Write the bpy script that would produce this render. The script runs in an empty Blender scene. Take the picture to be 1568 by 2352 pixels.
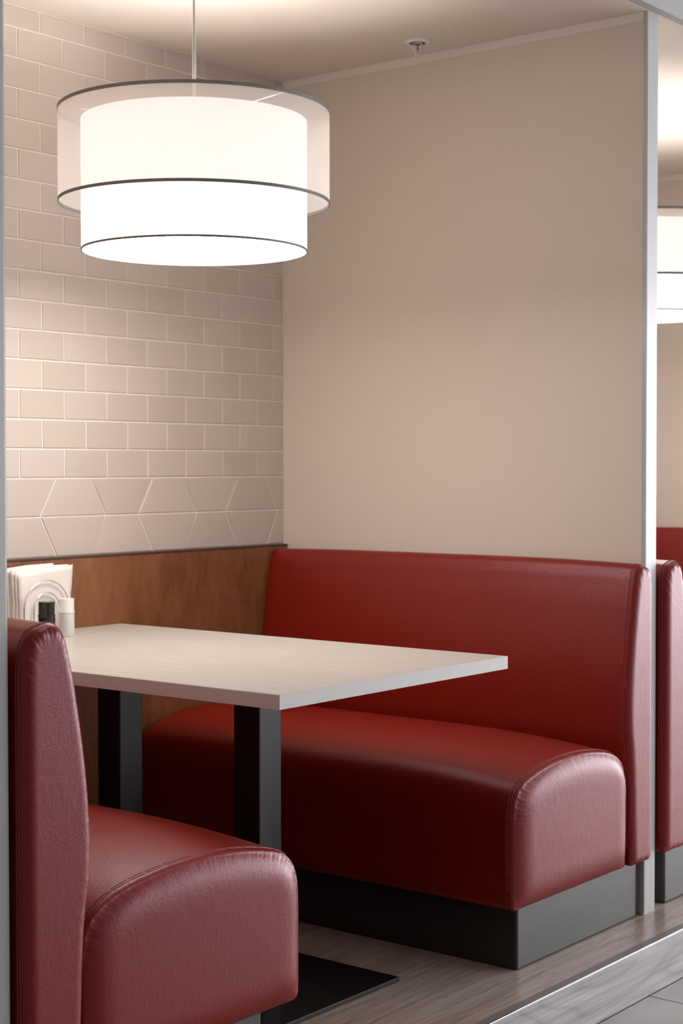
import bpy, bmesh, math, random
from mathutils import Vector, Matrix
random.seed(7)
S = bpy.context.scene
COL = S.collection
PI = math.pi

# ------------------------------------------------------------------ camera
CAM_POS = Vector((-3.7167, -3.16625, 1.15171))
YAW, PITCH, ROLL = 0.901009, -0.028000, -0.001085
F_PX = 3723.42
cam_data = bpy.data.cameras.new('camera')
cam = bpy.data.objects.new('camera', cam_data)
COL.objects.link(cam)
fw = Vector((math.sin(YAW)*math.cos(PITCH), math.cos(YAW)*math.cos(PITCH), math.sin(PITCH)))
rt = Vector((math.cos(YAW), -math.sin(YAW), 0))
up = rt.cross(fw)
rt2 = rt*math.cos(ROLL) + up*math.sin(ROLL)
up2 = up*math.cos(ROLL) - rt*math.sin(ROLL)
m = Matrix((( rt2.x, up2.x, -fw.x, CAM_POS.x),
            ( rt2.y, up2.y, -fw.y, CAM_POS.y),
            ( rt2.z, up2.z, -fw.z, CAM_POS.z),
            (0, 0, 0, 1)))
cam.matrix_world = m
cam_data.sensor_fit = 'VERTICAL'
cam_data.sensor_height = 36.0
cam_data.sensor_width = 24.0
cam_data.lens = F_PX/2352*36.0
cam_data.clip_start = 0.05
cam_data.dof.use_dof = True
cam_data.dof.focus_distance = 3.15
cam_data.dof.aperture_fstop = 8.0
S.camera = cam

# ------------------------------------------------------------------ world, light, exposure
S.view_settings.view_transform = 'Standard'
S.view_settings.look = 'None'
S.view_settings.gamma = 1.0
S.view_settings.use_curve_mapping = False
S.view_settings.exposure = 0.0
W = bpy.data.worlds.new('world'); S.world = W
W.use_nodes = True
W.node_tree.nodes['Background'].inputs[0].default_value = (0.75, 0.83, 1.0, 1)
W.node_tree.nodes['Background'].inputs[1].default_value = 0.4

DAY = (0.985, 0.97, 1.0)
WARM = (1.0, 0.80, 0.64)

def area(name, loc, rot, sx, sy, power, color):
    d = bpy.data.lights.new(name, 'AREA'); d.shape = 'RECTANGLE'
    d.size = sx; d.size_y = sy; d.energy = power; d.color = color
    o = bpy.data.objects.new(name, d); COL.objects.link(o)
    o.location = loc; o.rotation_euler = rot
    return o
# daylight entering through the big shop windows on the far side of the aisle
WIN_Y = -6.3
WIN_X = [(-1.6, 1.6), (2.2, 5.2), (5.8, 8.8)]
WIN_Z = (0.35, 2.35)
WIN_P = [14, 130, 185]
for (a, b), pw in zip(WIN_X, WIN_P):
    area('window_daylight', ((a+b)/2, WIN_Y-0.25, (WIN_Z[0]+WIN_Z[1])/2), (PI/2, 0, 0), b-a, WIN_Z[1]-WIN_Z[0], pw, DAY)

# glazed shopfront closing the right end of the aisle
END_X, END_Y, END_Z = 9.5, (-5.9, -1.7), (.05, 2.55)
area('shopfront_daylight', (END_X+.25, sum(END_Y)/2, sum(END_Z)/2), (PI/2, 0, PI/2), END_Y[1]-END_Y[0], END_Z[1]-END_Z[0], 600, DAY)

# ------------------------------------------------------------------ materials
def mat(name, color=(.8,.8,.8), rough=.5, metal=0, spec=.5, **kw):
    m = bpy.data.materials.new(name); m.use_nodes = True
    b = m.node_tree.nodes['Principled BSDF']
    b.inputs['Base Color'].default_value = (*color, 1)
    b.inputs['Roughness'].default_value = rough
    b.inputs['Metallic'].default_value = metal
    b.inputs['Specular IOR Level'].default_value = spec
    for k, v in kw.items():
        b.inputs[k.replace('_', ' ')].default_value = v
    return m
def nodes(m): return m.node_tree.nodes, m.node_tree.links, m.node_tree.nodes['Principled BSDF']
def coords(m, kind='Object', scale=(1,1,1)):
    N, L, B = nodes(m)
    tc = N.new('ShaderNodeTexCoord'); mp = N.new('ShaderNodeMapping')
    mp.inputs['Scale'].default_value = scale
    L.new(tc.outputs[kind], mp.inputs['Vector'])
    return mp.outputs['Vector']
def noise(m, vec, scale, detail=3, rough=.5, dist=0):
    N, L, B = nodes(m)
    n = N.new('ShaderNodeTexNoise')
    n.inputs['Scale'].default_value = scale; n.inputs['Detail'].default_value = detail
    n.inputs['Roughness'].default_value = rough; n.inputs['Distortion'].default_value = dist
    L.new(vec, n.inputs['Vector'])
    return n.outputs['Fac']
def ramp(m, fac, stops):
    N, L, B = nodes(m)
    r = N.new('ShaderNodeValToRGB')
    els = r.color_ramp.elements
    while len(els) < len(stops): els.new(.5)
    for e, (p, c) in zip(els, stops):
        e.position = p; e.color = (*c, 1)
    L.new(fac, r.inputs['Fac'])
    return r.outputs['Color']
def bump(m, height, strength, distance, prev=None):
    N, L, B = nodes(m)
    b = N.new('ShaderNodeBump')
    b.inputs['Strength'].default_value = strength; b.inputs['Distance'].default_value = distance
    L.new(height, b.inputs['Height'])
    if prev: L.new(prev, b.inputs['Normal'])
    L.new(b.outputs['Normal'], B.inputs['Normal'])
    return b.outputs['Normal']

def leather():
    m = mat('red_vinyl', (.225,.0080,.0006), .37, spec=.56)
    N, L, B = nodes(m)
    v = coords(m)
    n1 = noise(m, v, 260, 3, .6)
    v2 = coords(m, scale=(1,1,.45))
    n2 = noise(m, v2, 70, 3, .6, .8)
    vo = N.new('ShaderNodeTexVoronoi'); vo.feature = 'DISTANCE_TO_EDGE'; vo.inputs['Scale'].default_value = 420
    L.new(v, vo.inputs['Vector'])
    b1 = bump(m, n1, .30, .0010)
    b2 = bump(m, n2, .22, .0020, b1)
    bump(m, vo.outputs['Distance'], .35, .0009, b2)
    n3 = noise(m, v, 3.5, 2)
    mr = N.new('ShaderNodeMapRange')
    mr.inputs['To Min'].default_value = .34; mr.inputs['To Max'].default_value = .43
    L.new(n3, mr.inputs['Value']); L.new(mr.outputs[0], B.inputs['Roughness'])
    B.inputs['Specular Tint'].default_value = (1.0, .86, 1.0, 1)
    return m
LEATHER = leather()
THREAD = mat('red_thread', (.36,.085,.075), .5)
BLACKV = mat('black_vinyl', (.008,.008,.008), .40, spec=1.0)
bump(BLACKV, noise(BLACKV, coords(BLACKV), 160, 3), .25, .0012)
BLACKM = mat('black_powder_coat', (.006,.006,.0063), .42, spec=.45)
bump(BLACKM, noise(BLACKM, coords(BLACKM), 900, 2), .25, .0004)
STEELEDGE = mat('plate_edge', (.16,.17,.18), .35, .6)
ALU = mat('white_aluminium', (.50,.505,.50), .28, 0.0, .5)
TRIMW = mat('white_channel', (.86,.80,.74), .4)
ALUM = mat('nosing_aluminium', (.62,.63,.65), .28, 1.0)
NOSED = mat('nosing_insert', (.27,.26,.26), .45)
PANEL = mat('cream_partition', (.75,.675,.60), .42, spec=.35)
bump(PANEL, noise(PANEL, coords(PANEL), 600, 2), .1, .0004)
CEIL = mat('ceiling_paint', (.78,.705,.635), .75)
bump(CEIL, noise(CEIL, coords(CEIL), 90, 3), .08, .0008)
GROUT = mat('grout', (.92,.84,.77), .8)
WALLP = mat('aisle_paint', (.62,.61,.60), .8)
WHITE = mat('white_plastic', (.78,.75,.71), .35)
WHITE2 = mat('sprinkler_white', (.86,.83,.79), .4)
DARKGL = mat('dark_pepper', (.015,.011,.009), .12, spec=.6)
CHROME = mat('chrome', (.75,.74,.73), .08, 1.0)
RIM = mat('grey_rim_tape', (.20,.185,.175), .5)
RIM2 = mat('light_rim_tape', (.20,.185,.175), .5)
NAPKIN = mat('napkin_paper', (.86,.81,.76), .9)
bump(NAPKIN, noise(NAPKIN, coords(NAPKIN), 120, 3), .5, .001)
BULB_OFF = mat('lamp_metal', (.6,.6,.6), .3, 1.0)

def tile_mat():
    m = mat('cream_tile', (.55,.47,.415), .42, spec=.35)
    N, L, B = nodes(m)
    v = coords(m)
    oi = N.new('ShaderNodeObjectInfo')
    c = ramp(m, oi.outputs['Random'], [(0,(.585,.512,.455)),(1,(.63,.555,.50))])
    L.new(c, B.inputs['Base Color'])
    v2 = coords(m, 'Generated')
    bump(m, noise(m, v, 9, 2), .25, .004)
    return m
TILE = tile_mat()

def wood(name, stops, axis_scale, rough, ring=6, fine=60, kind='Object', spec=.5):
    m = mat(name, (.5,.5,.5), rough, spec=spec)
    N, L, B = nodes(m)
    v = coords(m, kind, axis_scale)
    a = noise(m, v, ring, 5, .6, 1.6)
    b_ = noise(m, v, fine, 4, .65, .3)
    mx = N.new('ShaderNodeMix'); mx.data_type = 'FLOAT'; mx.inputs[0].default_value = .4
    L.new(a, mx.inputs[2]); L.new(b_, mx.inputs[3])
    L.new(ramp(m, mx.outputs[0], stops), B.inputs['Base Color'])
    bump(m, b_, .08, .0008)
    return m
CHERRY = wood('brown_maple_veneer', [(.30,(.14,.050,.019)),(.5,(.25,.094,.036)),(.70,(.33,.132,.054))], (2.2,1,.7), .42, 3.2, 22)
DECK = wood('grey_oak_laminate', [(.36,(.27,.20,.16)),(.44,(.44,.35,.295)),(.52,(.54,.445,.385)),(.60,(.62,.525,.465)),(.68,(.74,.65,.59))], (.8,9,9), .30, 2.6, 22)
RISER = wood('grey_oak_riser', [(.34,(.33,.30,.28)),(.45,(.49,.465,.45)),(.56,(.58,.56,.545)),(.66,(.72,.70,.685))], (.42,5,13), .34, 2.0, 14)
_N, _L, _B = nodes(RISER)      # cathedral figure: contour lines of a slow noise field
_v = coords(RISER, scale=(.55, 1, 4.0)); _f = noise(RISER, _v, 1.9, 2, .45, .4)
_mu = _N.new('ShaderNodeMath'); _mu.operation = 'MULTIPLY'; _mu.inputs[1].default_value = 9; _L.new(_f, _mu.inputs[0])
_fr = _N.new('ShaderNodeMath'); _fr.operation = 'PINGPONG'; _fr.inputs[1].default_value = .5; _L.new(_mu.outputs[0], _fr.inputs[0])
_r = ramp(RISER, _fr.outputs[0], [(0,(.72,.70,.69)),(.14,(.93,.925,.92)),(.4,(1,1,1)),(.5,(1.0,1.0,1.0))])
_mm = _N.new('ShaderNodeMix'); _mm.data_type = 'RGBA'; _mm.blend_type = 'MULTIPLY'; _mm.inputs[0].default_value = .8
_old = _B.inputs['Base Color'].links[0].from_socket
_L.new(_old, _mm.inputs[6]); _L.new(_r, _mm.inputs[7]); _L.new(_mm.outputs[2], _B.inputs['Base Color'])
TOPM = wood('pale_oak_tabletop', [(.25,(.45,.42,.375)),(.5,(.56,.525,.48)),(.75,(.65,.615,.57))], (16,.9,1), .38, 5, 20)
EDGE = mat('pale_edge_band', (.66,.64,.61), .4)

def floor_mat():
    m = mat('grey_floor_tile', (.33,.33,.33), .32)
    N, L, B = nodes(m)
    v = coords(m, scale=(1,2.4,1))
    L.new(ramp(m, noise(m, v, 2.6, 5, .6, .5), [(.3,(.36,.36,.362)),(.7,(.56,.56,.56))]), B.inputs['Base Color'])
    return m
FLOORT = floor_mat()
FGROUT = mat('floor_grout', (.17,.17,.17), .8)

def emis(name, color, strength):
    m = bpy.data.materials.new(name); m.use_nodes = True
    N = m.node_tree.nodes; L = m.node_tree.links
    N.clear()
    e = N.new('ShaderNodeEmission'); e.inputs[0].default_value = (*color,1); e.inputs[1].default_value = strength
    o = N.new('ShaderNodeOutputMaterial'); L.new(e.outputs[0], o.inputs[0])
    return m
BULB = emis('bulb_glow', (1,.94,.88), 200)
DRUM_E = 1.75
DRUM = emis('glowing_inner_shade', (1,.95,.92), DRUM_E)
DIFF = emis('glowing_diffuser', (1,.925,.86), 16.0)
def sheer_mat():
    m = bpy.data.materials.new('sheer_organza'); m.use_nodes = True
    N = m.node_tree.nodes; L = m.node_tree.links; N.clear()
    t = N.new('ShaderNodeBsdfTransparent'); t.inputs[0].default_value = (1,.985,.97,1)
    tr = N.new('ShaderNodeBsdfTranslucent'); tr.inputs[0].default_value = (.92,.86,.82,1)
    df = N.new('ShaderNodeBsdfDiffuse'); df.inputs[0].default_value = (.92,.86,.82,1)
    m1 = N.new('ShaderNodeMixShader'); m1.inputs[0].default_value = .5
    L.new(df.outputs[0], m1.inputs[1]); L.new(tr.outputs[0], m1.inputs[2])
    m2 = N.new('ShaderNodeMixShader'); m2.inputs[0].default_value = .45
    L.new(t.outputs[0], m2.inputs[1]); L.new(m1.outputs[0], m2.inputs[2])
    o = N.new('ShaderNodeOutputMaterial'); L.new(m2.outputs[0], o.inputs[0])
    return m
SHEER = sheer_mat()
def pane_mat():
    m = bpy.data.materials.new('window_glass'); m.use_nodes = True
    N = m.node_tree.nodes; L = m.node_tree.links; N.clear()
    t = N.new('ShaderNodeBsdfTransparent'); g = N.new('ShaderNodeBsdfGlossy'); g.inputs['Roughness'].default_value = .02
    mx = N.new('ShaderNodeMixShader'); mx.inputs[0].default_value = .06
    L.new(t.outputs[0], mx.inputs[1]); L.new(g.outputs[0], mx.inputs[2])
    o = N.new('ShaderNodeOutputMaterial'); L.new(mx.outputs[0], o.inputs[0])
    return m
PANE = pane_mat()
CABLE = bpy.data.materials.new('clear_cable'); CABLE.use_nodes = True
_N = CABLE.node_tree.nodes; _L = CABLE.node_tree.links; _N.clear()
_t = _N.new('ShaderNodeBsdfTransparent'); _d = _N.new('ShaderNodeBsdfPrincipled'); _d.inputs['Base Color'].default_value = (.75,.72,.69,1); _d.inputs['Roughness'].default_value = .2
_m = _N.new('ShaderNodeMixShader'); _m.inputs[0].default_value = .22; _o = _N.new('ShaderNodeOutputMaterial')
_L.new(_t.outputs[0], _m.inputs[1]); _L.new(_d.outputs[0], _m.inputs[2]); _L.new(_m.outputs[0], _o.inputs[0])
WIRE = mat('cable_core', (.10,.095,.09), .4, .5)

# ------------------------------------------------------------------ helpers
def link(name, me, material, parent=None, smooth=False, loc=None):
    if material is not None and len(me.materials) == 0: me.materials.append(material)
    if smooth:
        for p in me.polygons: p.use_smooth = True
    o = bpy.data.objects.new(name, me); COL.objects.link(o)
    if parent is not None: o.parent = parent
    if loc is not None: o.location = loc
    return o
def from_bm(name, bm, material, parent=None, smooth=False, loc=None):
    me = bpy.data.meshes.new(name); bm.normal_update(); bm.to_mesh(me); bm.free()
    return link(name, me, material, parent, smooth, loc)
def from_py(name, v, f, material, parent=None, smooth=True, loc=None, fix=True):
    me = bpy.data.meshes.new(name); me.from_pydata([tuple(a) for a in v], [], f); me.update()
    if fix:
        bm = bmesh.new(); bm.from_mesh(me); bmesh.ops.recalc_face_normals(bm, faces=bm.faces); bm.to_mesh(me); bm.free()
    return link(name, me, material, parent, smooth, loc)
def add_box(bm, x0,x1,y0,y1,z0,z1, bevel=0, seg=2):
    r = bmesh.ops.create_cube(bm, size=1)
    for v in r['verts']:
        v.co = Vector(((x0+x1)/2+v.co.x*(x1-x0), (y0+y1)/2+v.co.y*(y1-y0), (z0+z1)/2+v.co.z*(z1-z0)))
    if bevel:
        es = {e for v in r['verts'] for e in v.link_edges}
        bmesh.ops.bevel(bm, geom=list(es), offset=bevel, segments=seg, affect='EDGES', profile=.5)
def box(name, x0,x1,y0,y1,z0,z1, material, parent=None, bevel=0, seg=2):
    bm = bmesh.new(); add_box(bm, x0,x1,y0,y1,z0,z1, bevel, seg)
    return from_bm(name, bm, material, parent)
def thing(name, label, cat, loc=(0,0,0), group=None):
    o = bpy.data.objects.new(name, None); COL.objects.link(o); o.location = loc
    o.empty_display_size = .1
    o['label'] = label; o['category'] = cat
    if group: o['group'] = group
    return o
def tag(o, label, cat, group=None):
    o['label'] = label; o['category'] = cat
    if group: o['group'] = group
    return o
def struct(o):
    o['kind'] = 'structure'; return o
def lathe(name, prof, material, parent=None, n=64, smooth=True, loc=None, close=False):
    """prof: list of (r,z); revolve about z."""
    v, f = [], []
    k = len(prof)
    for i in range(n):
        a = 2*PI*i/n
        for r, z in prof: v.append((r*math.cos(a), r*math.sin(a), z))
    for i in range(n):
        j = (i+1) % n
        for q in range(k if close else k-1):
            q2 = (q+1) % k
            f.append((i*k+q, j*k+q, j*k+q2, i*k+q2))
    bm = bmesh.new()
    vs = [bm.verts.new(p) for p in v]
    for q in f:
        try: bm.faces.new([vs[t] for t in q])
        except ValueError: pass
    bmesh.ops.remove_doubles(bm, verts=bm.verts, dist=1e-6)
    bmesh.ops.recalc_face_normals(bm, faces=bm.faces)
    return from_bm(name, bm, material, parent, smooth, loc)
def tube(name, pts, r, material, parent=None, n=8, closed=False, loc=None):
    v, f = [], []
    P = [Vector(p) for p in pts]; k = len(P)
    ref = None
    for i, p in enumerate(P):
        if closed: t = P[(i+1) % k]-P[i-1]
        else: t = P[min(i+1,k-1)]-P[max(i-1,0)]
        t.normalize()
        if ref is None:
            ref = Vector((0,0,1)) if abs(t.z) < .9 else Vector((0,1,0))
        a = (ref - t*ref.dot(t)).normalized(); ref = a
        b = t.cross(a)
        for j in range(n):
            an = 2*PI*j/n
            v.append(p + a*r*math.cos(an) + b*r*math.sin(an))
    for i in range(k if closed else k-1):
        i2 = (i+1) % k
        for j in range(n):
            j2 = (j+1) % n
            f.append((i*n+j, i*n+j2, i2*n+j2, i2*n+j))
    if not closed:
        f.append(tuple(range(n))[::-1]); f.append(tuple((k-1)*n+j for j in range(n)))
    return from_py(name, v, f, material, parent, True, loc)

# ------------------------------------------------------------------ setting
H = 2.302           # booth ceiling
DEP = 1.2115        # partition depth (front of the end posts)
TP = 0.056          # partition thickness
BW = 2.08           # clear booth width
PER = BW + TP       # booth to booth
NOSE = -1.345       # edge of the raised platform
FZ = -0.122         # aisle floor
AC = 2.80           # aisle ceiling
XL, XR = -6.5, 9.5
BOOTHS_L, BOOTHS_R = -1, 4

# platform
fl = struct(box('floor', XL, XR, NOSE+.0245, .15, -.05, 0, DECK))
base = box('riser', XL, XR, NOSE+.002, NOSE+.02, FZ, -.004, RISER, fl); base['label'] = 'grey oak riser board'
core = struct(box('floor_core', XL, XR, NOSE+.026, .15, FZ-.05, -.052, WALLP)); core.name = 'floor_substructure'
core.parent = fl
tr = struct(box('trim_1', XL, XR, NOSE-.001, NOSE+.0035, -.004, .0012, ALUM, bevel=.0008))
ins = box('insert', XL, XR, NOSE+.0036, NOSE+.024, -.001, .0009, NOSED, tr)
ins['label'] = 'dark strip behind the bright nosing'
# aisle floor with laid tiles
af = struct(box('floor_aisle', XL, XR, WIN_Y, NOSE+.002, FZ-.05, FZ-.004, FGROUT))
TS = .6
tile_me = None
i = 0
y1 = NOSE+.001
for r in range(8):
    ya, yb = y1-TS*(r+1), y1-TS*r
    x = -.229 - TS*10
    while x < XR-TS:
        if tile_me is None:
            bm = bmesh.new(); add_box(bm, .002, TS-.002, .002, TS-.002, -.008, 0, .0015, 1)
            tile_me = bpy.data.meshes.new('floor_tile'); bm.to_mesh(tile_me); bm.free(); tile_me.materials.append(FLOORT)
        if x > XL:
            o = bpy.data.objects.new('tile', tile_me); COL.objects.link(o); o.parent = af
            o.location = (x, ya, FZ)
        x += TS

# back wall: grout bed with the tiles set proud, wainscot panel below
wb = struct(box('wall_back', XL, XR, 0, .15, -.05, AC, GROUT))
G = .0042; TT = .0028
def tile_poly(pts, parent, name='tile'):
    """pts: polygon in x,z, counter clockwise; a bevelled tile standing proud of the grout."""
    n = len(pts); cx = sum(p[0] for p in pts)/n; cz = sum(p[1] for p in pts)/n
    def inset(d):
        out = []
        for i in range(n):
            p0, p1, p2 = Vector(pts[i-1]), Vector(pts[i]), Vector(pts[(i+1) % n])
            a = (p1-p0).normalized(); b = (p2-p1).normalized()
            na = Vector((-a.y, a.x)); nb = Vector((-b.y, b.x))
            bis = (na+nb).normalized(); k = d/max(.25, bis.dot(na))
            out.append(p1+bis*k)
        return out
    lv = [(inset(G/2), .0005), (inset(G/2), -TT+.0012), (inset(G/2+.0006), -TT+.0004), (inset(G/2+.0022), -TT)]
    v = []; f = []
    for ring, y in lv:
        v += [(p.x-cx, y, p.y-cz) for p in ring]
    for q in range(len(lv)-1):
        for i in range(n):
            j = (i+1) % n
            f.append((q*n+i, q*n+j, (q+1)*n+j, (q+1)*n+i))
    f.append(tuple((len(lv)-1)*n+i for i in range(n)))
    me = bpy.data.meshes.new(name); me.from_pydata(v, [], f); me.materials.append(TILE)
    bm = bmesh.new(); bm.from_mesh(me); bmesh.ops.recalc_face_normals(bm, faces=bm.faces)
    bm.faces.ensure_lookup_table()
    bm.to_mesh(me); bm.free()
    o = bpy.data.objects.new(name, me); COL.objects.link(o); o.parent = parent
    o.location = (cx, 0, cz)
    return o
Z0, TH, TW = 1.123, .075, .15
ZW, ZM = .920, 1.0238
def clip_poly(pts, x0, x1, z1):
    def cl(P, inside, cut):
        out = []
        for i in range(len(P)):
            a, b = P[i-1], P[i]
            if inside(b):
                if not inside(a): out.append(cut(a, b))
                out.append(b)
            elif inside(a): out.append(cut(a, b))
        return out
    def cx(c): return lambda a, b: (c, a[1]+(b[1]-a[1])*(c-a[0])/(b[0]-a[0]))
    P = cl(pts, lambda p: p[0] >= x0-1e-9, cx(x0))
    if P: P = cl(P, lambda p: p[0] <= x1+1e-9, cx(x1))
    if P: P = cl(P, lambda p: p[1] <= z1+1e-9, lambda a, b: (a[0]+(b[0]-a[0])*(z1-a[1])/(b[1]-a[1]), z1))
    return P
def lay_tiles(xa, xb, parent, off=0.0):
    made = []
    for k in range(16):
        c = -.122 if k % 2 == 0 else -.047
        n = -1
        while True:
            x1 = c + off - TW*n; x0 = x1 - TW; n += 1
            if x1 <= xa+.004: break
            P = clip_poly([(x0, Z0+k*TH), (x1, Z0+k*TH), (x1, Z0+(k+1)*TH), (x0, Z0+(k+1)*TH)], xa, xb, H-.001)
            if len(P) >= 3 and max(p[0] for p in P)-min(p[0] for p in P) > .006:
                made.append(tile_poly(P, parent))
    n = 0
    while n < 8:
        m0 = -.0319 - .348*n + off; m1 = m0-.2285           # wide part on the middle joint
        t0 = m0-.0475; t1 = m1+.0555                        # narrow part on the outer joints
        t2 = t1-.2295; m2 = m0-.348
        for zo in (Z0, ZW):
            quads = [[(m1, ZM), (m0, ZM), (t0, zo), (t1, zo)], [(m2, ZM), (m1, ZM), (t1, zo), (t2+.0015, zo)]]
            if n == 0: quads.append([(m0, ZM), (m0+.1195, ZM), (m0+.1195+.055, zo), (t0, zo)])
            for q in quads:
                if zo == ZW: q = q[::-1]
                P = clip_poly(q, xa, xb, H)
                if len(P) >= 3 and max(p[0] for p in P)-min(p[0] for p in P) > .006:
                    made.append(tile_poly(P, parent))
        n += 1
    return made
lay_tiles(-BW, 0, wb)
def joined_tiles(xa, xb, off):
    tmp = lay_tiles(xa, xb, None, off)
    bm = bmesh.new()
    for o in tmp:
        me = o.data; me.transform(Matrix.Translation(o.location)); bm.from_mesh(me)
        bpy.data.objects.remove(o); bpy.data.meshes.remove(me)
    o = from_bm('tile_field', bm, TILE, wb); o['kind'] = 'stuff'
    o['label'] = 'cream wall tiles of the neighbouring booth'
joined_tiles(TP, TP+BW, PER)
for b in (-1, 0, 1):
    x0 = -BW + b*PER
    w = box('wainscot', x0, x0+BW, -.014, 0, 0, ZW-.0045, CHERRY, wb, .0015)
    w['label'] = 'brown veneered wainscot panel'
    c = box('wainscot_cap', x0, x0+BW, -.016, 0, ZW-.0045, ZW, mat('dark_edge_%d' % b, (.09,.05,.03), .5), wb)
    c['label'] = 'thin dark top edge of the wainscot'

# partitions between the booths
def partition(name, x0):
    root = bpy.data.objects.new(name, None); COL.objects.link(root); struct(root)
    root.location = (x0, 0, 0)
    box('panel', .004, TP-.004, -DEP+.006, 0, .0, H-.0225, PANEL, root)
    box('top_channel', 0, TP, -DEP+.012, 0, H-.0225, H, TRIMW, root, .001)
    bm = bmesh.new()
    add_box(bm, 0, TP, -DEP, -DEP+.010, 0, H, .0015)
    add_box(bm, -.0015, .0025, -DEP+.001, -DEP+.012, 0, H)
    add_box(bm, TP-.0025, TP+.0015, -DEP+.001, -DEP+.012, 0, H)
    from_bm('end_post', bm, ALU, root)['label'] = 'white aluminium end post'
    return root
partition('wall_left', -PER)
partition('wall_right', 0)
partition('wall_far_right', PER)
partition('wall_farthest_right', 2*PER)

# ceilings
struct(box('ceiling', XL, XR, -DEP-.004, 0, H, H+.08, CEIL))
fa = struct(box('wall_bulkhead', XL, XR, -DEP-.03, -DEP-.004, H, AC, mat('bulkhead_paint', (.46,.46,.46), .8)))
struct(box('ceiling_aisle', XL, XR, WIN_Y-.1, -DEP-.03, AC, AC+.08, mat('aisle_ceiling', (.75,.75,.75), .8)))
# aisle walls
struct(box('wall_aisle_left', XL-.1, XL, WIN_Y-.1, .15, FZ-.05, AC+.08, WALLP))
bm = bmesh.new()
add_box(bm, XR, XR+.12, WIN_Y-.1, END_Y[0], FZ-.05, AC+.08); add_box(bm, XR, XR+.12, END_Y[1], .15, FZ-.05, AC+.08)
add_box(bm, XR, XR+.12, END_Y[0], END_Y[1], FZ-.05, END_Z[0]); add_box(bm, XR, XR+.12, END_Y[0], END_Y[1], END_Z[1], AC+.08)
struct(from_bm('wall_aisle_right', bm, WALLP))
bm = bmesh.new()
for q in range(4):
    yy = END_Y[0]+.03+(END_Y[1]-END_Y[0]-.06)*q/3
    add_box(bm, XR+.02, XR+.1, yy-.03, yy+.03, END_Z[0], END_Z[1])
for zz in END_Z: add_box(bm, XR+.02, XR+.1, END_Y[0], END_Y[1], zz-.02, zz+.03)
sf = struct(from_bm('window_4', bm, ALU))
for q in range(3):
    ya = END_Y[0]+.06+(END_Y[1]-END_Y[0]-.06)*q/3
    box('pane', XR+.055, XR+.06, ya, ya+(END_Y[1]-END_Y[0]-.06)/3-.06, END_Z[0]+.03, END_Z[1]-.02, PANE, sf)
bm = bmesh.new()
add_box(bm, XL, XR, WIN_Y-.12, WIN_Y, FZ-.05, WIN_Z[0]); add_box(bm, XL, XR, WIN_Y-.12, WIN_Y, WIN_Z[1], AC)
xs = [XL] + [t for w in WIN_X for t in w] + [XR]
for a, b in zip(xs[0::2], xs[1::2]): add_box(bm, a, b, WIN_Y-.12, WIN_Y, WIN_Z[0], WIN_Z[1])
struct(from_bm('wall_front', bm, WALLP))
for k, (a, b) in enumerate(WIN_X):
    bm = bmesh.new(); t = .05
    z0, z1 = WIN_Z
    add_box(bm, a, a+t, WIN_Y-.1, WIN_Y-.02, z0, z1); add_box(bm, b-t, b, WIN_Y-.1, WIN_Y-.02, z0, z1)
    add_box(bm, a, b, WIN_Y-.1, WIN_Y-.02, z0, z0+t); add_box(bm, a, b, WIN_Y-.1, WIN_Y-.02, z1-t, z1)
    add_box(bm, (a+b)/2-.03, (a+b)/2+.03, WIN_Y-.09, WIN_Y-.03, z0, z1)
    wo = struct(from_bm('window_%d' % (k+1), bm, ALU))
    box('pane', a+t, b-t, WIN_Y-.066, WIN_Y-.06, z0+t, z1-t, PANE, wo)

# ------------------------------------------------------------------ upholstery
def catmull(P, per=10):
    n = len(P); out = []
    for i in range(n):
        p0, p1, p2, p3 = [Vector(P[(i+k) % n]) for k in (-1,0,1,2)]
        # centripetal parameterisation keeps tight corners clean
        t0 = 0; t1 = t0+max((p1-p0).length,1e-6)**.5; t2 = t1+max((p2-p1).length,1e-6)**.5; t3 = t2+max((p3-p2).length,1e-6)**.5
        for j in range(per):
            t = t1+(t2-t1)*j/per
            A1 = p0*((t1-t)/(t1-t0))+p1*((t-t0)/(t1-t0)); A2 = p1*((t2-t)/(t2-t1))+p2*((t-t1)/(t2-t1)); A3 = p2*((t3-t)/(t3-t2))+p3*((t-t2)/(t3-t2))
            B1 = A1*((t2-t)/(t2-t0))+A2*((t-t0)/(t2-t0)); B2 = A2*((t3-t)/(t3-t1))+A3*((t-t1)/(t3-t1))
            out.append(B1*((t2-t)/(t2-t1))+B2*((t-t1)/(t2-t1)))
    return out
def resample(P, n):
    L = [0]
    for i in range(len(P)): L.append(L[-1]+(P[(i+1) % len(P)]-P[i]).length)
    out = []; k = 0
    for i in range(n):
        s = L[-1]*i/n
        while L[k+1] < s: k += 1
        t = (s-L[k])/max(1e-9, L[k+1]-L[k])
        out.append(P[k].lerp(P[(k+1) % len(P)], t))
    return out, L[-1]
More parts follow.
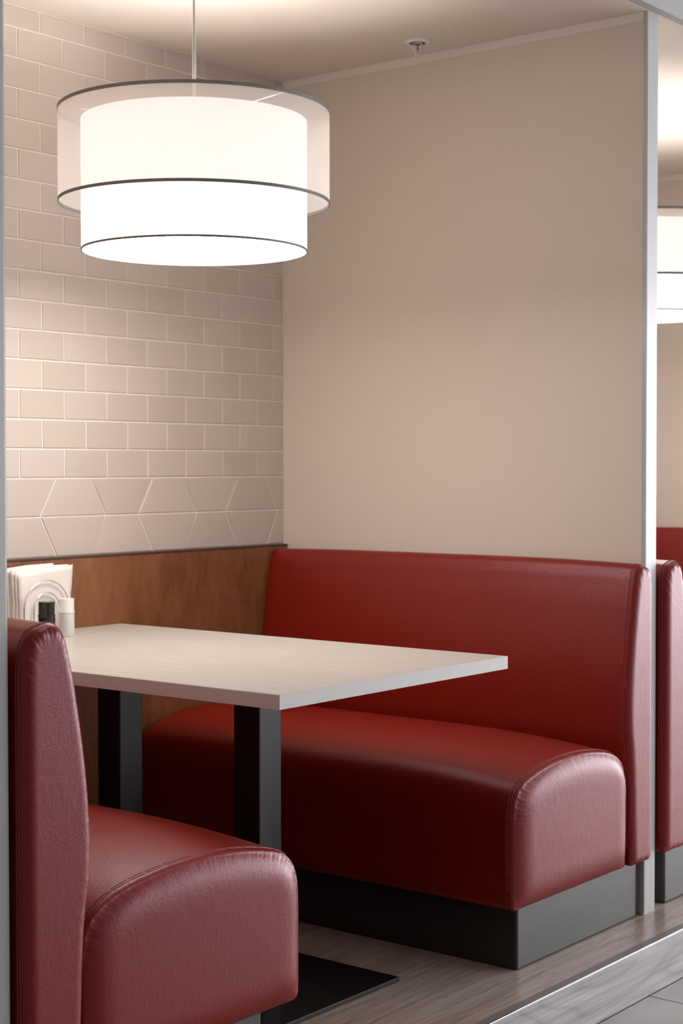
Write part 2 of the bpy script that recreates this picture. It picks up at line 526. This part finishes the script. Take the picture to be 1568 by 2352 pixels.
def cushion(name, P, ywall, yend, D, bulge, crown, parent, sx, wrinkle=.0019, n=420, seat=False):
    P, per = resample(catmull(P), n)
    zmin = min(p.y for p in P); zmax = max(p.y for p in P)
    umin = min(p.x for p in P); umax = max(p.x for p in P)
    nrm = []; curv = []
    for i in range(n):
        t = (P[(i+1) % n]-P[i-1]).normalized(); nrm.append(Vector((t.y, -t.x)))
    # orientation: make normals point outwards
    area2 = sum(P[i-1].x*P[i].y-P[i].x*P[i-1].y for i in range(n))
    if area2 < 0: nrm = [-q for q in nrm]
    for i in range(n):
        a = (P[(i+4) % n]-P[i]).normalized(); b = (P[i]-P[i-4]).normalized()
        curv.append(min(1.0, (a-b).length/.20))
    cs = [sum(curv[(i+k) % n] for k in range(-8,9))/17 for i in range(n)]
    def g(y):
        d1 = (y-yend)/.42; d0 = (ywall-y)/.35
        e = lambda d: 1-(1-min(1,max(0,d)))**2.2
        return min(e(d1), .35+.65*e(d0))
    def scaled(p, y, off, q):
        h = (p.y-zmin)/(zmax-zmin)
        up_ = crown*g(y)*(h**3)
        return (p.x+q.x*off, p.y+q.y*off+up_)
    v = []; f = []
    ys = [ywall, ywall-.004, ywall-.012]
    offs = [-.012, -.004, 0]
    m_ = 26
    y0, y1 = ywall-.03, yend+.05
    for i in range(m_): ys.append(y0+(y1-y0)*i/(m_-1)); offs.append(0)
    for dy, of in ((.035,0),(.028,0),(.022,.0001),(.018,.0003),(.0155,.0002),(.0145,-.0009),(.0135,.0002),(.011,.0006),(.007,.0002),(.004,-.0008),(.002,-.0022),(.0,-.0036)):
        ys.append(yend+dy); offs.append(of)
    for y, of in zip(ys, offs):
        for i in range(n):
            a, b = scaled(P[i], y, of, nrm[i]); v.append((a*sx, y, b))
    # end panel: a soft pillow whose height depends only on the distance to its four sides
    base = [Vector(scaled(P[i], yend, -.0036, nrm[i])) for i in range(n)]
    bu0, bu1 = min(p.x for p in base), max(p.x for p in base); bz0, bz1 = min(p.y for p in base), max(p.y for p in base)
    def extents(axis, nb=400):
        lo, hi = (bu0, bu1) if axis == 0 else (bz0, bz1)
        mn = [1e9]*(nb+1); mx = [-1e9]*(nb+1)
        for i in range(n):
            a, b = base[i], base[(i+1) % n]
            for q in range(6):
                c = a.lerp(b, q/6); k = min(nb, max(0, int(round((c[axis]-lo)/(hi-lo)*nb))))
                mn[k] = min(mn[k], c[1-axis]); mx[k] = max(mx[k], c[1-axis])
        for k in range(1, nb+1):
            if mn[k] > 1e8: mn[k], mx[k] = mn[k-1], mx[k-1]
        def sm(A):
            return [sum(A[max(0,min(nb,k+d))] for d in range(-3,4))/7 for k in range(nb+1)]
        mn, mx = sm(mn), sm(mx)
        def fn(t):
            x = min(nb-1e-6, max(0, (t-lo)/(hi-lo)*nb)); k = int(x); fr = x-k
            return mn[k]+(mn[k+1]-mn[k])*fr, mx[k]+(mx[k+1]-mx[k])*fr
        return fn
    fz, fu = extents(0), extents(1)
    F = lambda d: 1-(1-min(1,max(0,d)/D))**3
    def height(p):
        a0, a1 = fu(p.y)
        if not seat: return F(p.x-a0)*F(a1-p.x)*F(p.y-bz0)*F(bz1-p.y)
        b0, b1 = fz(p.x)
        return F(p.x-a0)*F(a1-p.x)*F(p.y-b0)*F(b1-p.y)
    tg = []
    zc = (bz0+bz1)/2; uc = (bu0+bu1)/2
    for p in base:
        if seat: tg.append(Vector((uc+(p.x-uc)*.5, zc+(p.y-zc)*.42)))
        else:
            zz = zc+(p.y-zc)*.88; a0, a1 = fu(zz); b0_, b1_ = fu(p.y); cc = (a0+a1)/2
            tg.append(Vector((cc+(p.x-(b0_+b1_)/2)*.25, zz)))
    ts = [.0,.012,.03,.05,.075,.105,.14,.18,.23,.29,.36,.43,.51,.60,.69,.78,.87,.95,1.0]
    for t in ts[1:]:
        for i in range(n):
            p = base[i].lerp(tg[i], t)
            d = (p-base[i]).length/.05
            env = (d/.10)*math.exp(1-d/.10)
            s = per*i/n
            w = wrinkle*env*(.10+.90*cs[i])*(math.sin(s*2*PI/.0125+2.0*math.sin(s*31))*.6+math.sin(s*2*PI/.0071+1.3)*.35+math.sin(s*2*PI/.031)*.5)
            y = yend - bulge*height(p) + w*(1-t)
            v.append((p.x*sx, y, p.y))
    R = len(ys)+len(ts)-1
    for r in range(R-1):
        for i in range(n):
            j = (i+1) % n
            f.append((r*n+i, r*n+j, (r+1)*n+j, (r+1)*n+i))
    f.append(tuple((R-1)*n+i for i in range(n)))
    c1 = len(v); v.append(((umin+umax)/2*sx, ywall, (zmin+zmax)/2))
    for i in range(n): f.append(((i+1) % n, i, c1))
    o = from_py(name, v, f, LEATHER, parent, True)
    # twin rows of stitches either side of the seam
    sv, sf = [], []
    cnt = int(per/.0042)
    for row, (yy, of) in enumerate(((yend+.0165, .0006), (yend+.0098, .0010))):
        for q in range(cnt):
            fi = q/cnt*n; i0 = int(fi) % n; i1 = (i0+max(1, int(n*.0028/per+.5))) % n
            A = Vector(scaled(P[i0], yy, of, nrm[i0])); B = Vector(scaled(P[i1], yy, of, nrm[i1]))
            if A.y < zmin+.05: continue
            nn = nrm[i0]; b_ = len(sv); hw = .0006; hh = .0008
            for C in (A, B):
                sv.append((C.x*sx, yy-hw, C.y)); sv.append(((C.x+nn.x*hh)*sx, yy, C.y+nn.y*hh)); sv.append((C.x*sx, yy+hw, C.y))
            sf += [(b_, b_+1, b_+4, b_+3), (b_+1, b_+2, b_+5, b_+4), (b_, b_+2, b_+1), (b_+3, b_+4, b_+5)]
    so = from_py('stitching', sv, sf, THREAD, o, False, fix=False); so['kind'] = 'stuff'; so['label'] = 'twin rows of stitches beside the end seam'
    return o

SEAT_SZ = [(0,.20),(0,.30),(0,.37),(.018,.402),(.055,.426),(.15,.449),(.32,.464),(.5,.4685),(.68,.463),(.83,.449),(.92,.434),(.966,.414),(.992,.382),(1,.34),(1,.27),(1,.21),(.999,.175),(.994,.158),(.978,.1505),(.9,.150),(.6,.150),(.3,.150),(.08,.150),(.015,.1505),(.003,.16)]
BACK_UZ = [(.004,.1505),(.0005,.158),(0,.19),(0,.30),(0,.5),(0,.7),(0,.80),(.001,.845),(.006,.875),(.018,.8935),(.040,.902),(.062,.905),(.079,.897),(.0905,.876),(.098,.85),(.107,.813),(.116,.765),(.125,.714),(.1325,.66),(.138,.606),(.141,.55),(.139,.49),(.130,.435),(.1235,.36),(.120,.27),(.1155,.18),(.1145,.158),(.110,.1505),(.06,.150)]
def bench(label, x, sx, ub, uf, bscale, base_u, group):
    root = thing('booth_bench', label, 'bench', (x, 0, 0), group)
    P = [(ub+s*(uf-ub), z) for s, z in SEAT_SZ]
    cushion('seat', P, -.018, -1.224, .072, .018, .030, root, sx, seat=True)
    cushion('backrest', [(u*bscale, z) for u, z in BACK_UZ], -.018, -1.231, .022, .008, .008, root, sx, wrinkle=.0022, n=380)
    a, b = sorted((base_u[0]*sx, base_u[1]*sx))
    box('plinth', a, b, -1.202, -.018, 0, .16, BLACKV, root, .006, 3)['label'] = 'black vinyl plinth'
    return root
GB = None
bl = bench('red vinyl booth bench in the near left foreground, with its rear corner to the viewer', -2.066, 1, .125, .673, 1.0, (.06,.59), GB)
br = bench('red vinyl booth bench to the right of the pale table, against the partition', -.005, -1, .118, .642, .90, (.020,.588), GB)
def dup(root, loc, label):
    r = root.copy(); COL.objects.link(r); r.location = loc; r['label'] = label
    for ch in list(root.children):
        c = ch.copy(); COL.objects.link(c); c.parent = r
        for gch in ch.children:
            d = gch.copy(); COL.objects.link(d); d.parent = c
    return r
dup(bl, (-2.066+PER, 0, 0), 'burgundy bench backrest just right of the white end post, at the frame edge')
dup(br, (-.005+PER, 0, 0), 'red bench of the next booth, seen far back behind the white end post')

# ------------------------------------------------------------------ table
def table(label, x0):
    root = thing('booth_table', label, 'table', (x0, 0, 0))
    a, b, y0, y1, z1, th = -1.4635, -.688, -1.236, -.017, .733, .0285
    box('tabletop', a+.002, b-.002, y0+.002, y1, z1-th, z1, TOPM, root, .0008, 1)
    bm = bmesh.new()
    add_box(bm, a-.0003, a+.0018, y0, y1, z1-th+.0002, z1-.0004, .0005, 1)
    add_box(bm, b-.0018, b+.0003, y0, y1, z1-th+.0002, z1-.0004, .0005, 1)
    add_box(bm, a, b, y0-.0003, y0+.0018, z1-th+.0002, z1-.0004, .0005, 1)
    from_bm('edge_band', bm, EDGE, root)['label'] = 'pale edge band round the tabletop'
    for yc in (-.845, -.418):
        box('leg', -1.117, -1.117+.074, yc-.037, yc+.037, .0105, z1-th, BLACKM, root, .003, 2)
    box('base_plate', -1.335, -.817, -1.034, -.23, .0, .0105, BLACKM, root, .0012, 2)
    box('mounting_plate', -1.25, -.91, -.98, -.28, z1-th-.005, z1-th, BLACKM, root)
    return root
t1 = table('pale wood laminate table on two black square legs, between the red benches', 0)
t2 = dup(t1, (PER, 0, 0), 'pale laminate table of the next booth, on the far side of the cream partition')

# ------------------------------------------------------------------ pendant lamps
def lamp(label, x, y):
    root = thing('pendant_lamp', label, 'lamp', (x, y, 0))
    RO, RI = .3045, .2535
    ZO1, ZO0 = 1.9505, 1.7445
    ZI1, ZI0 = 1.928, 1.637
    lathe('outer_shade', [(RO, ZO0), (RO, ZO1), (RO-.0006, ZO1), (RO-.0006, ZO0)], SHEER, root, 128, close=False)['label'] = 'sheer outer drum shade'
    lathe('inner_shade', [(RI, ZI0), (RI, ZI1), (RI-.001, ZI1), (RI-.001, ZI0)], DRUM, root, 128, close=True)['label'] = 'glowing white inner drum shade'
    def rim(nm, R, z, h, m_):
        lathe(nm, [(R+.0008, z), (R+.0008, z+h), (R-.0016, z+h), (R-.0016, z)], m_, root, 128, smooth=False, close=True)
    rim('top_rim', RO, ZO1-.006, .0075, RIM)
    rim('lower_rim', RO, ZO0-.002, .0066, RIM)
    rim('inner_lower_rim', RI, ZI0-.001, .0045, RIM2)
    lathe('diffuser', [(0, ZI0+.006), (RI-.002, ZI0+.006), (RI-.002, ZI0+.008), (0, ZI0+.008)], DIFF, root, 96)['label'] = 'glowing white diffuser disc'
    # spider frame
    bm = bmesh.new()
    for k in range(3):
        a = 2*PI*k/3+.4
        for R, z in ((RO-.002, ZO1-.004), (RI-.002, ZI1-.003)):
            p = Vector((math.cos(a)*R, math.sin(a)*R, z)); c = Vector((math.cos(a)*.012, math.sin(a)*.012, 1.935))
            d = p-c; L_ = d.length
            r_ = bmesh.ops.create_cone(bm, cap_ends=True, segments=8, radius1=.0016, radius2=.0016, depth=L_)
            q = d.to_track_quat('Z','Y').to_matrix().to_4x4(); q.translation = (p+c)/2
            bmesh.ops.transform(bm, matrix=q, verts=r_['verts'])
    from_bm('spider_frame', bm, BULB_OFF, root)
    lathe('lamp_holder', [(0,1.945),(.012,1.945),(.013,1.93),(.02,1.92),(.021,1.80),(0,1.80)], WHITE, root, 24)
    bz = 1.728
    lathe('bulb', [(0, bz-.045),(.014,bz-.042),(.025,bz-.032),(.030,bz-.015),(.029,bz+.005),(.022,bz+.030),(.016,bz+.05),(.015,bz+.072)], BULB, root, 32)
    tube('cord', [(0,0,1.94),(0,0,2.1),(0,0,2.29)], .0046, CABLE, root, 16)
    tube('cord_core', [(0,0,1.94),(0,0,2.1),(0,0,2.29)], .0021, WIRE, root, 8)
    lathe('canopy', [(0,H),(.06,H),(.06,H-.012),(.052,H-.02),(0,H-.022)], WHITE, root, 48)
    return root
l1 = lamp('two-tier white drum pendant lamp hanging on a cord above the near table', -1.04, -.625)
l2 = dup(l1, (-1.04+PER, -.625, 0.006), 'glowing drum pendant of the next booth, half hidden by the white end post')

# ------------------------------------------------------------------ sprinkler
sp = thing('fire_sprinkler', 'small white fire sprinkler on the booth ceiling near the partition', 'sprinkler', (-.119, -.582, H))
lathe('escutcheon', [(.036,0),(.036,-.003),(.031,-.0062),(.024,-.0062),(.022,-.003),(0,-.003)], WHITE2, sp, 48)
lathe('recess_ring', [(.022,-.0031),(.022,-.0045),(.012,-.0045),(.012,-.0031)], mat('sprinkler_recess', (.10,.09,.085), .5), sp, 32)
arm = []
for k in range(17):
    a = PI*k/16
    arm.append((.0105*math.cos(a)*.9, .0105*math.cos(a)*-.55, -.020-.011*math.sin(a)))
tube('frame_arms', [(arm[0][0], arm[0][1], -.003)]+arm+[(arm[-1][0], arm[-1][1], -.003)], .0026, WHITE2, sp, 10)
lathe('glass_bulb', [(0,-.006),(.0022,-.008),(.0024,-.022),(0,-.026)], mat('sprinkler_bulb', (.35,.12,.05), .2), sp, 12)
lathe('deflector', [(0,-.031),(.004,-.031),(.0045,-.036),(.0105,-.0365),(.0105,-.038),(0,-.038)], WHITE2, sp, 24)

# ------------------------------------------------------------------ table setting
TZ = .733
def shaker(label, x, y, m_, h=.094, r=.0195):
    o = thing('shaker', label, 'shaker', (x, y, TZ))
    bm_n = 28
    v = []; f = []
    prof = [(0,0,0),(r*.93,0,0),(r,.003,1),(r,h*.55,1),(r*1.0,h*.60,1),(r*.985,h*.615,0)]
    n = 96
    for i in range(n):
        a = 2*PI*i/n
        for q, (rr, z, fl_) in enumerate(prof):
            k = rr*(1-.022*fl_*(.5+.5*math.cos(a*bm_n)))
            v.append((k*math.cos(a), k*math.sin(a), z))
    K = len(prof)
    for i in range(n):
        j = (i+1) % n
        for q in range(K-1): f.append((i*K+q, j*K+q, j*K+q+1, i*K+q+1))
    from_py('body', v, f, m_, o, True)
    lathe('cap', [(r*.985,h*.60),(r*1.03,h*.62),(r*1.03,h*.66),(r*.97,h*.67),(r*.965,h*.985),(r*.93,h),(r*.5,h-.001),(0,h-.001)], m_, o, 48)
    return o
shaker('white ribbed salt shaker on the table beside the napkin holder', -1.005, -.152, WHITE)
shaker('dark brown pepper shaker in front of the napkins, left of the white shaker', -1.098, -.185, DARKGL, .094, .0205)

HX, HY = -1.030, -.104
hold = thing('napkin_holder', 'chrome wire napkin holder with two nested arches, behind the shakers', 'napkin holder', (HX, HY, TZ))
def arch(r, zc, y, z0=.004):
    pts = [(-r, y, z0), (-r, y, zc*.5)]
    for k in range(25):
        a = PI-PI*k/24
        pts.append((r*math.cos(a), y, zc+r*math.sin(a)))
    pts += [(r, y, zc*.5), (r, y, z0)]
    return pts
for yy in (-.004, .062):
    tube('outer_arch', arch(.072, .066, yy), .0019, CHROME, hold, 10)
    tube('inner_arch', arch(.041, .067, yy), .0019, CHROME, hold, 10)
for xx in (-.072, -.041, .041, .072):
    tube('base_wire', [(xx, -.004, .0045), (xx, .03, .003), (xx, .062, .0045)], .0019, CHROME, hold, 8)

def napkin(k, x, y, rot, lean, w, h, curl, label):
    nx, nz = 14, 12
    th = .0030+.0008*random.random()
    v = []; f = []
    def P(i, j, s):
        u = i/nx-.5; t = j/nz
        xx = u*w*(1-.10*(1-t)*(1 if t < .6 else .4))
        zz = t*h - .006*abs(u)*t
        yy = curl*math.sin(u*PI*1.3+1)*t + lean*t*t + .0012*math.sin(t*7+2+u*4)
        e = 1 if (0 < i < nx and j < nz) else .35
        return (xx, yy+s*th*e*(1+.5*math.sin(u*9+k)*t), zz+rot*u*w*t)
    for s in (-.5, .5):
        for i in range(nx+1):
            for j in range(nz+1): v.append(P(i, j, s))
    N1 = (nx+1)*(nz+1)
    idx = lambda i, j, s: s*N1+i*(nz+1)+j
    for i in range(nx):
        for j in range(nz):
            f.append((idx(i,j,0), idx(i+1,j,0), idx(i+1,j+1,0), idx(i,j+1,0)))
            f.append((idx(i,j,1), idx(i,j+1,1), idx(i+1,j+1,1), idx(i+1,j,1)))
    for i in range(nx):
        f.append((idx(i,0,0), idx(i,0,1), idx(i+1,0,1), idx(i+1,0,0))); f.append((idx(i,nz,0), idx(i+1,nz,0), idx(i+1,nz,1), idx(i,nz,1)))
    for j in range(nz):
        f.append((idx(0,j,0), idx(0,j+1,0), idx(0,j+1,1), idx(0,j,1))); f.append((idx(nx,j,0), idx(nx,j,1), idx(nx,j+1,1), idx(nx,j+1,0)))
    o = from_py('napkin', v, f, NAPKIN, None, True, (x, y, TZ+.007))
    tag(o, label, 'napkin', 'paper napkins in the wire holder')
    return o
NL = ['foremost white paper napkin in the wire holder, with a raised right corner',
      'second white paper napkin from the front of the wire holder, just behind the foremost',
      'third white paper napkin from the front of the wire holder',
      'fourth white paper napkin from the front, in the middle of the stack',
      'white paper napkin just behind the middle of the stack in the wire holder',
      'third white paper napkin from the wall side of the stack',
      'second white paper napkin from the wall side of the stack',
      'rearmost white paper napkin in the wire holder, nearest the brown wall panel']
for k in range(8):
    x = HX+.004-.0035*k; y = HY+.0052+.0066*k
    napkin(k, x, y, (.10, .03, .05, -.02, .04, .06, .02, .05)[k], -.002, .176+.003*(k % 3), .160+.0025*((k*5) % 4), .0010, NL[k])
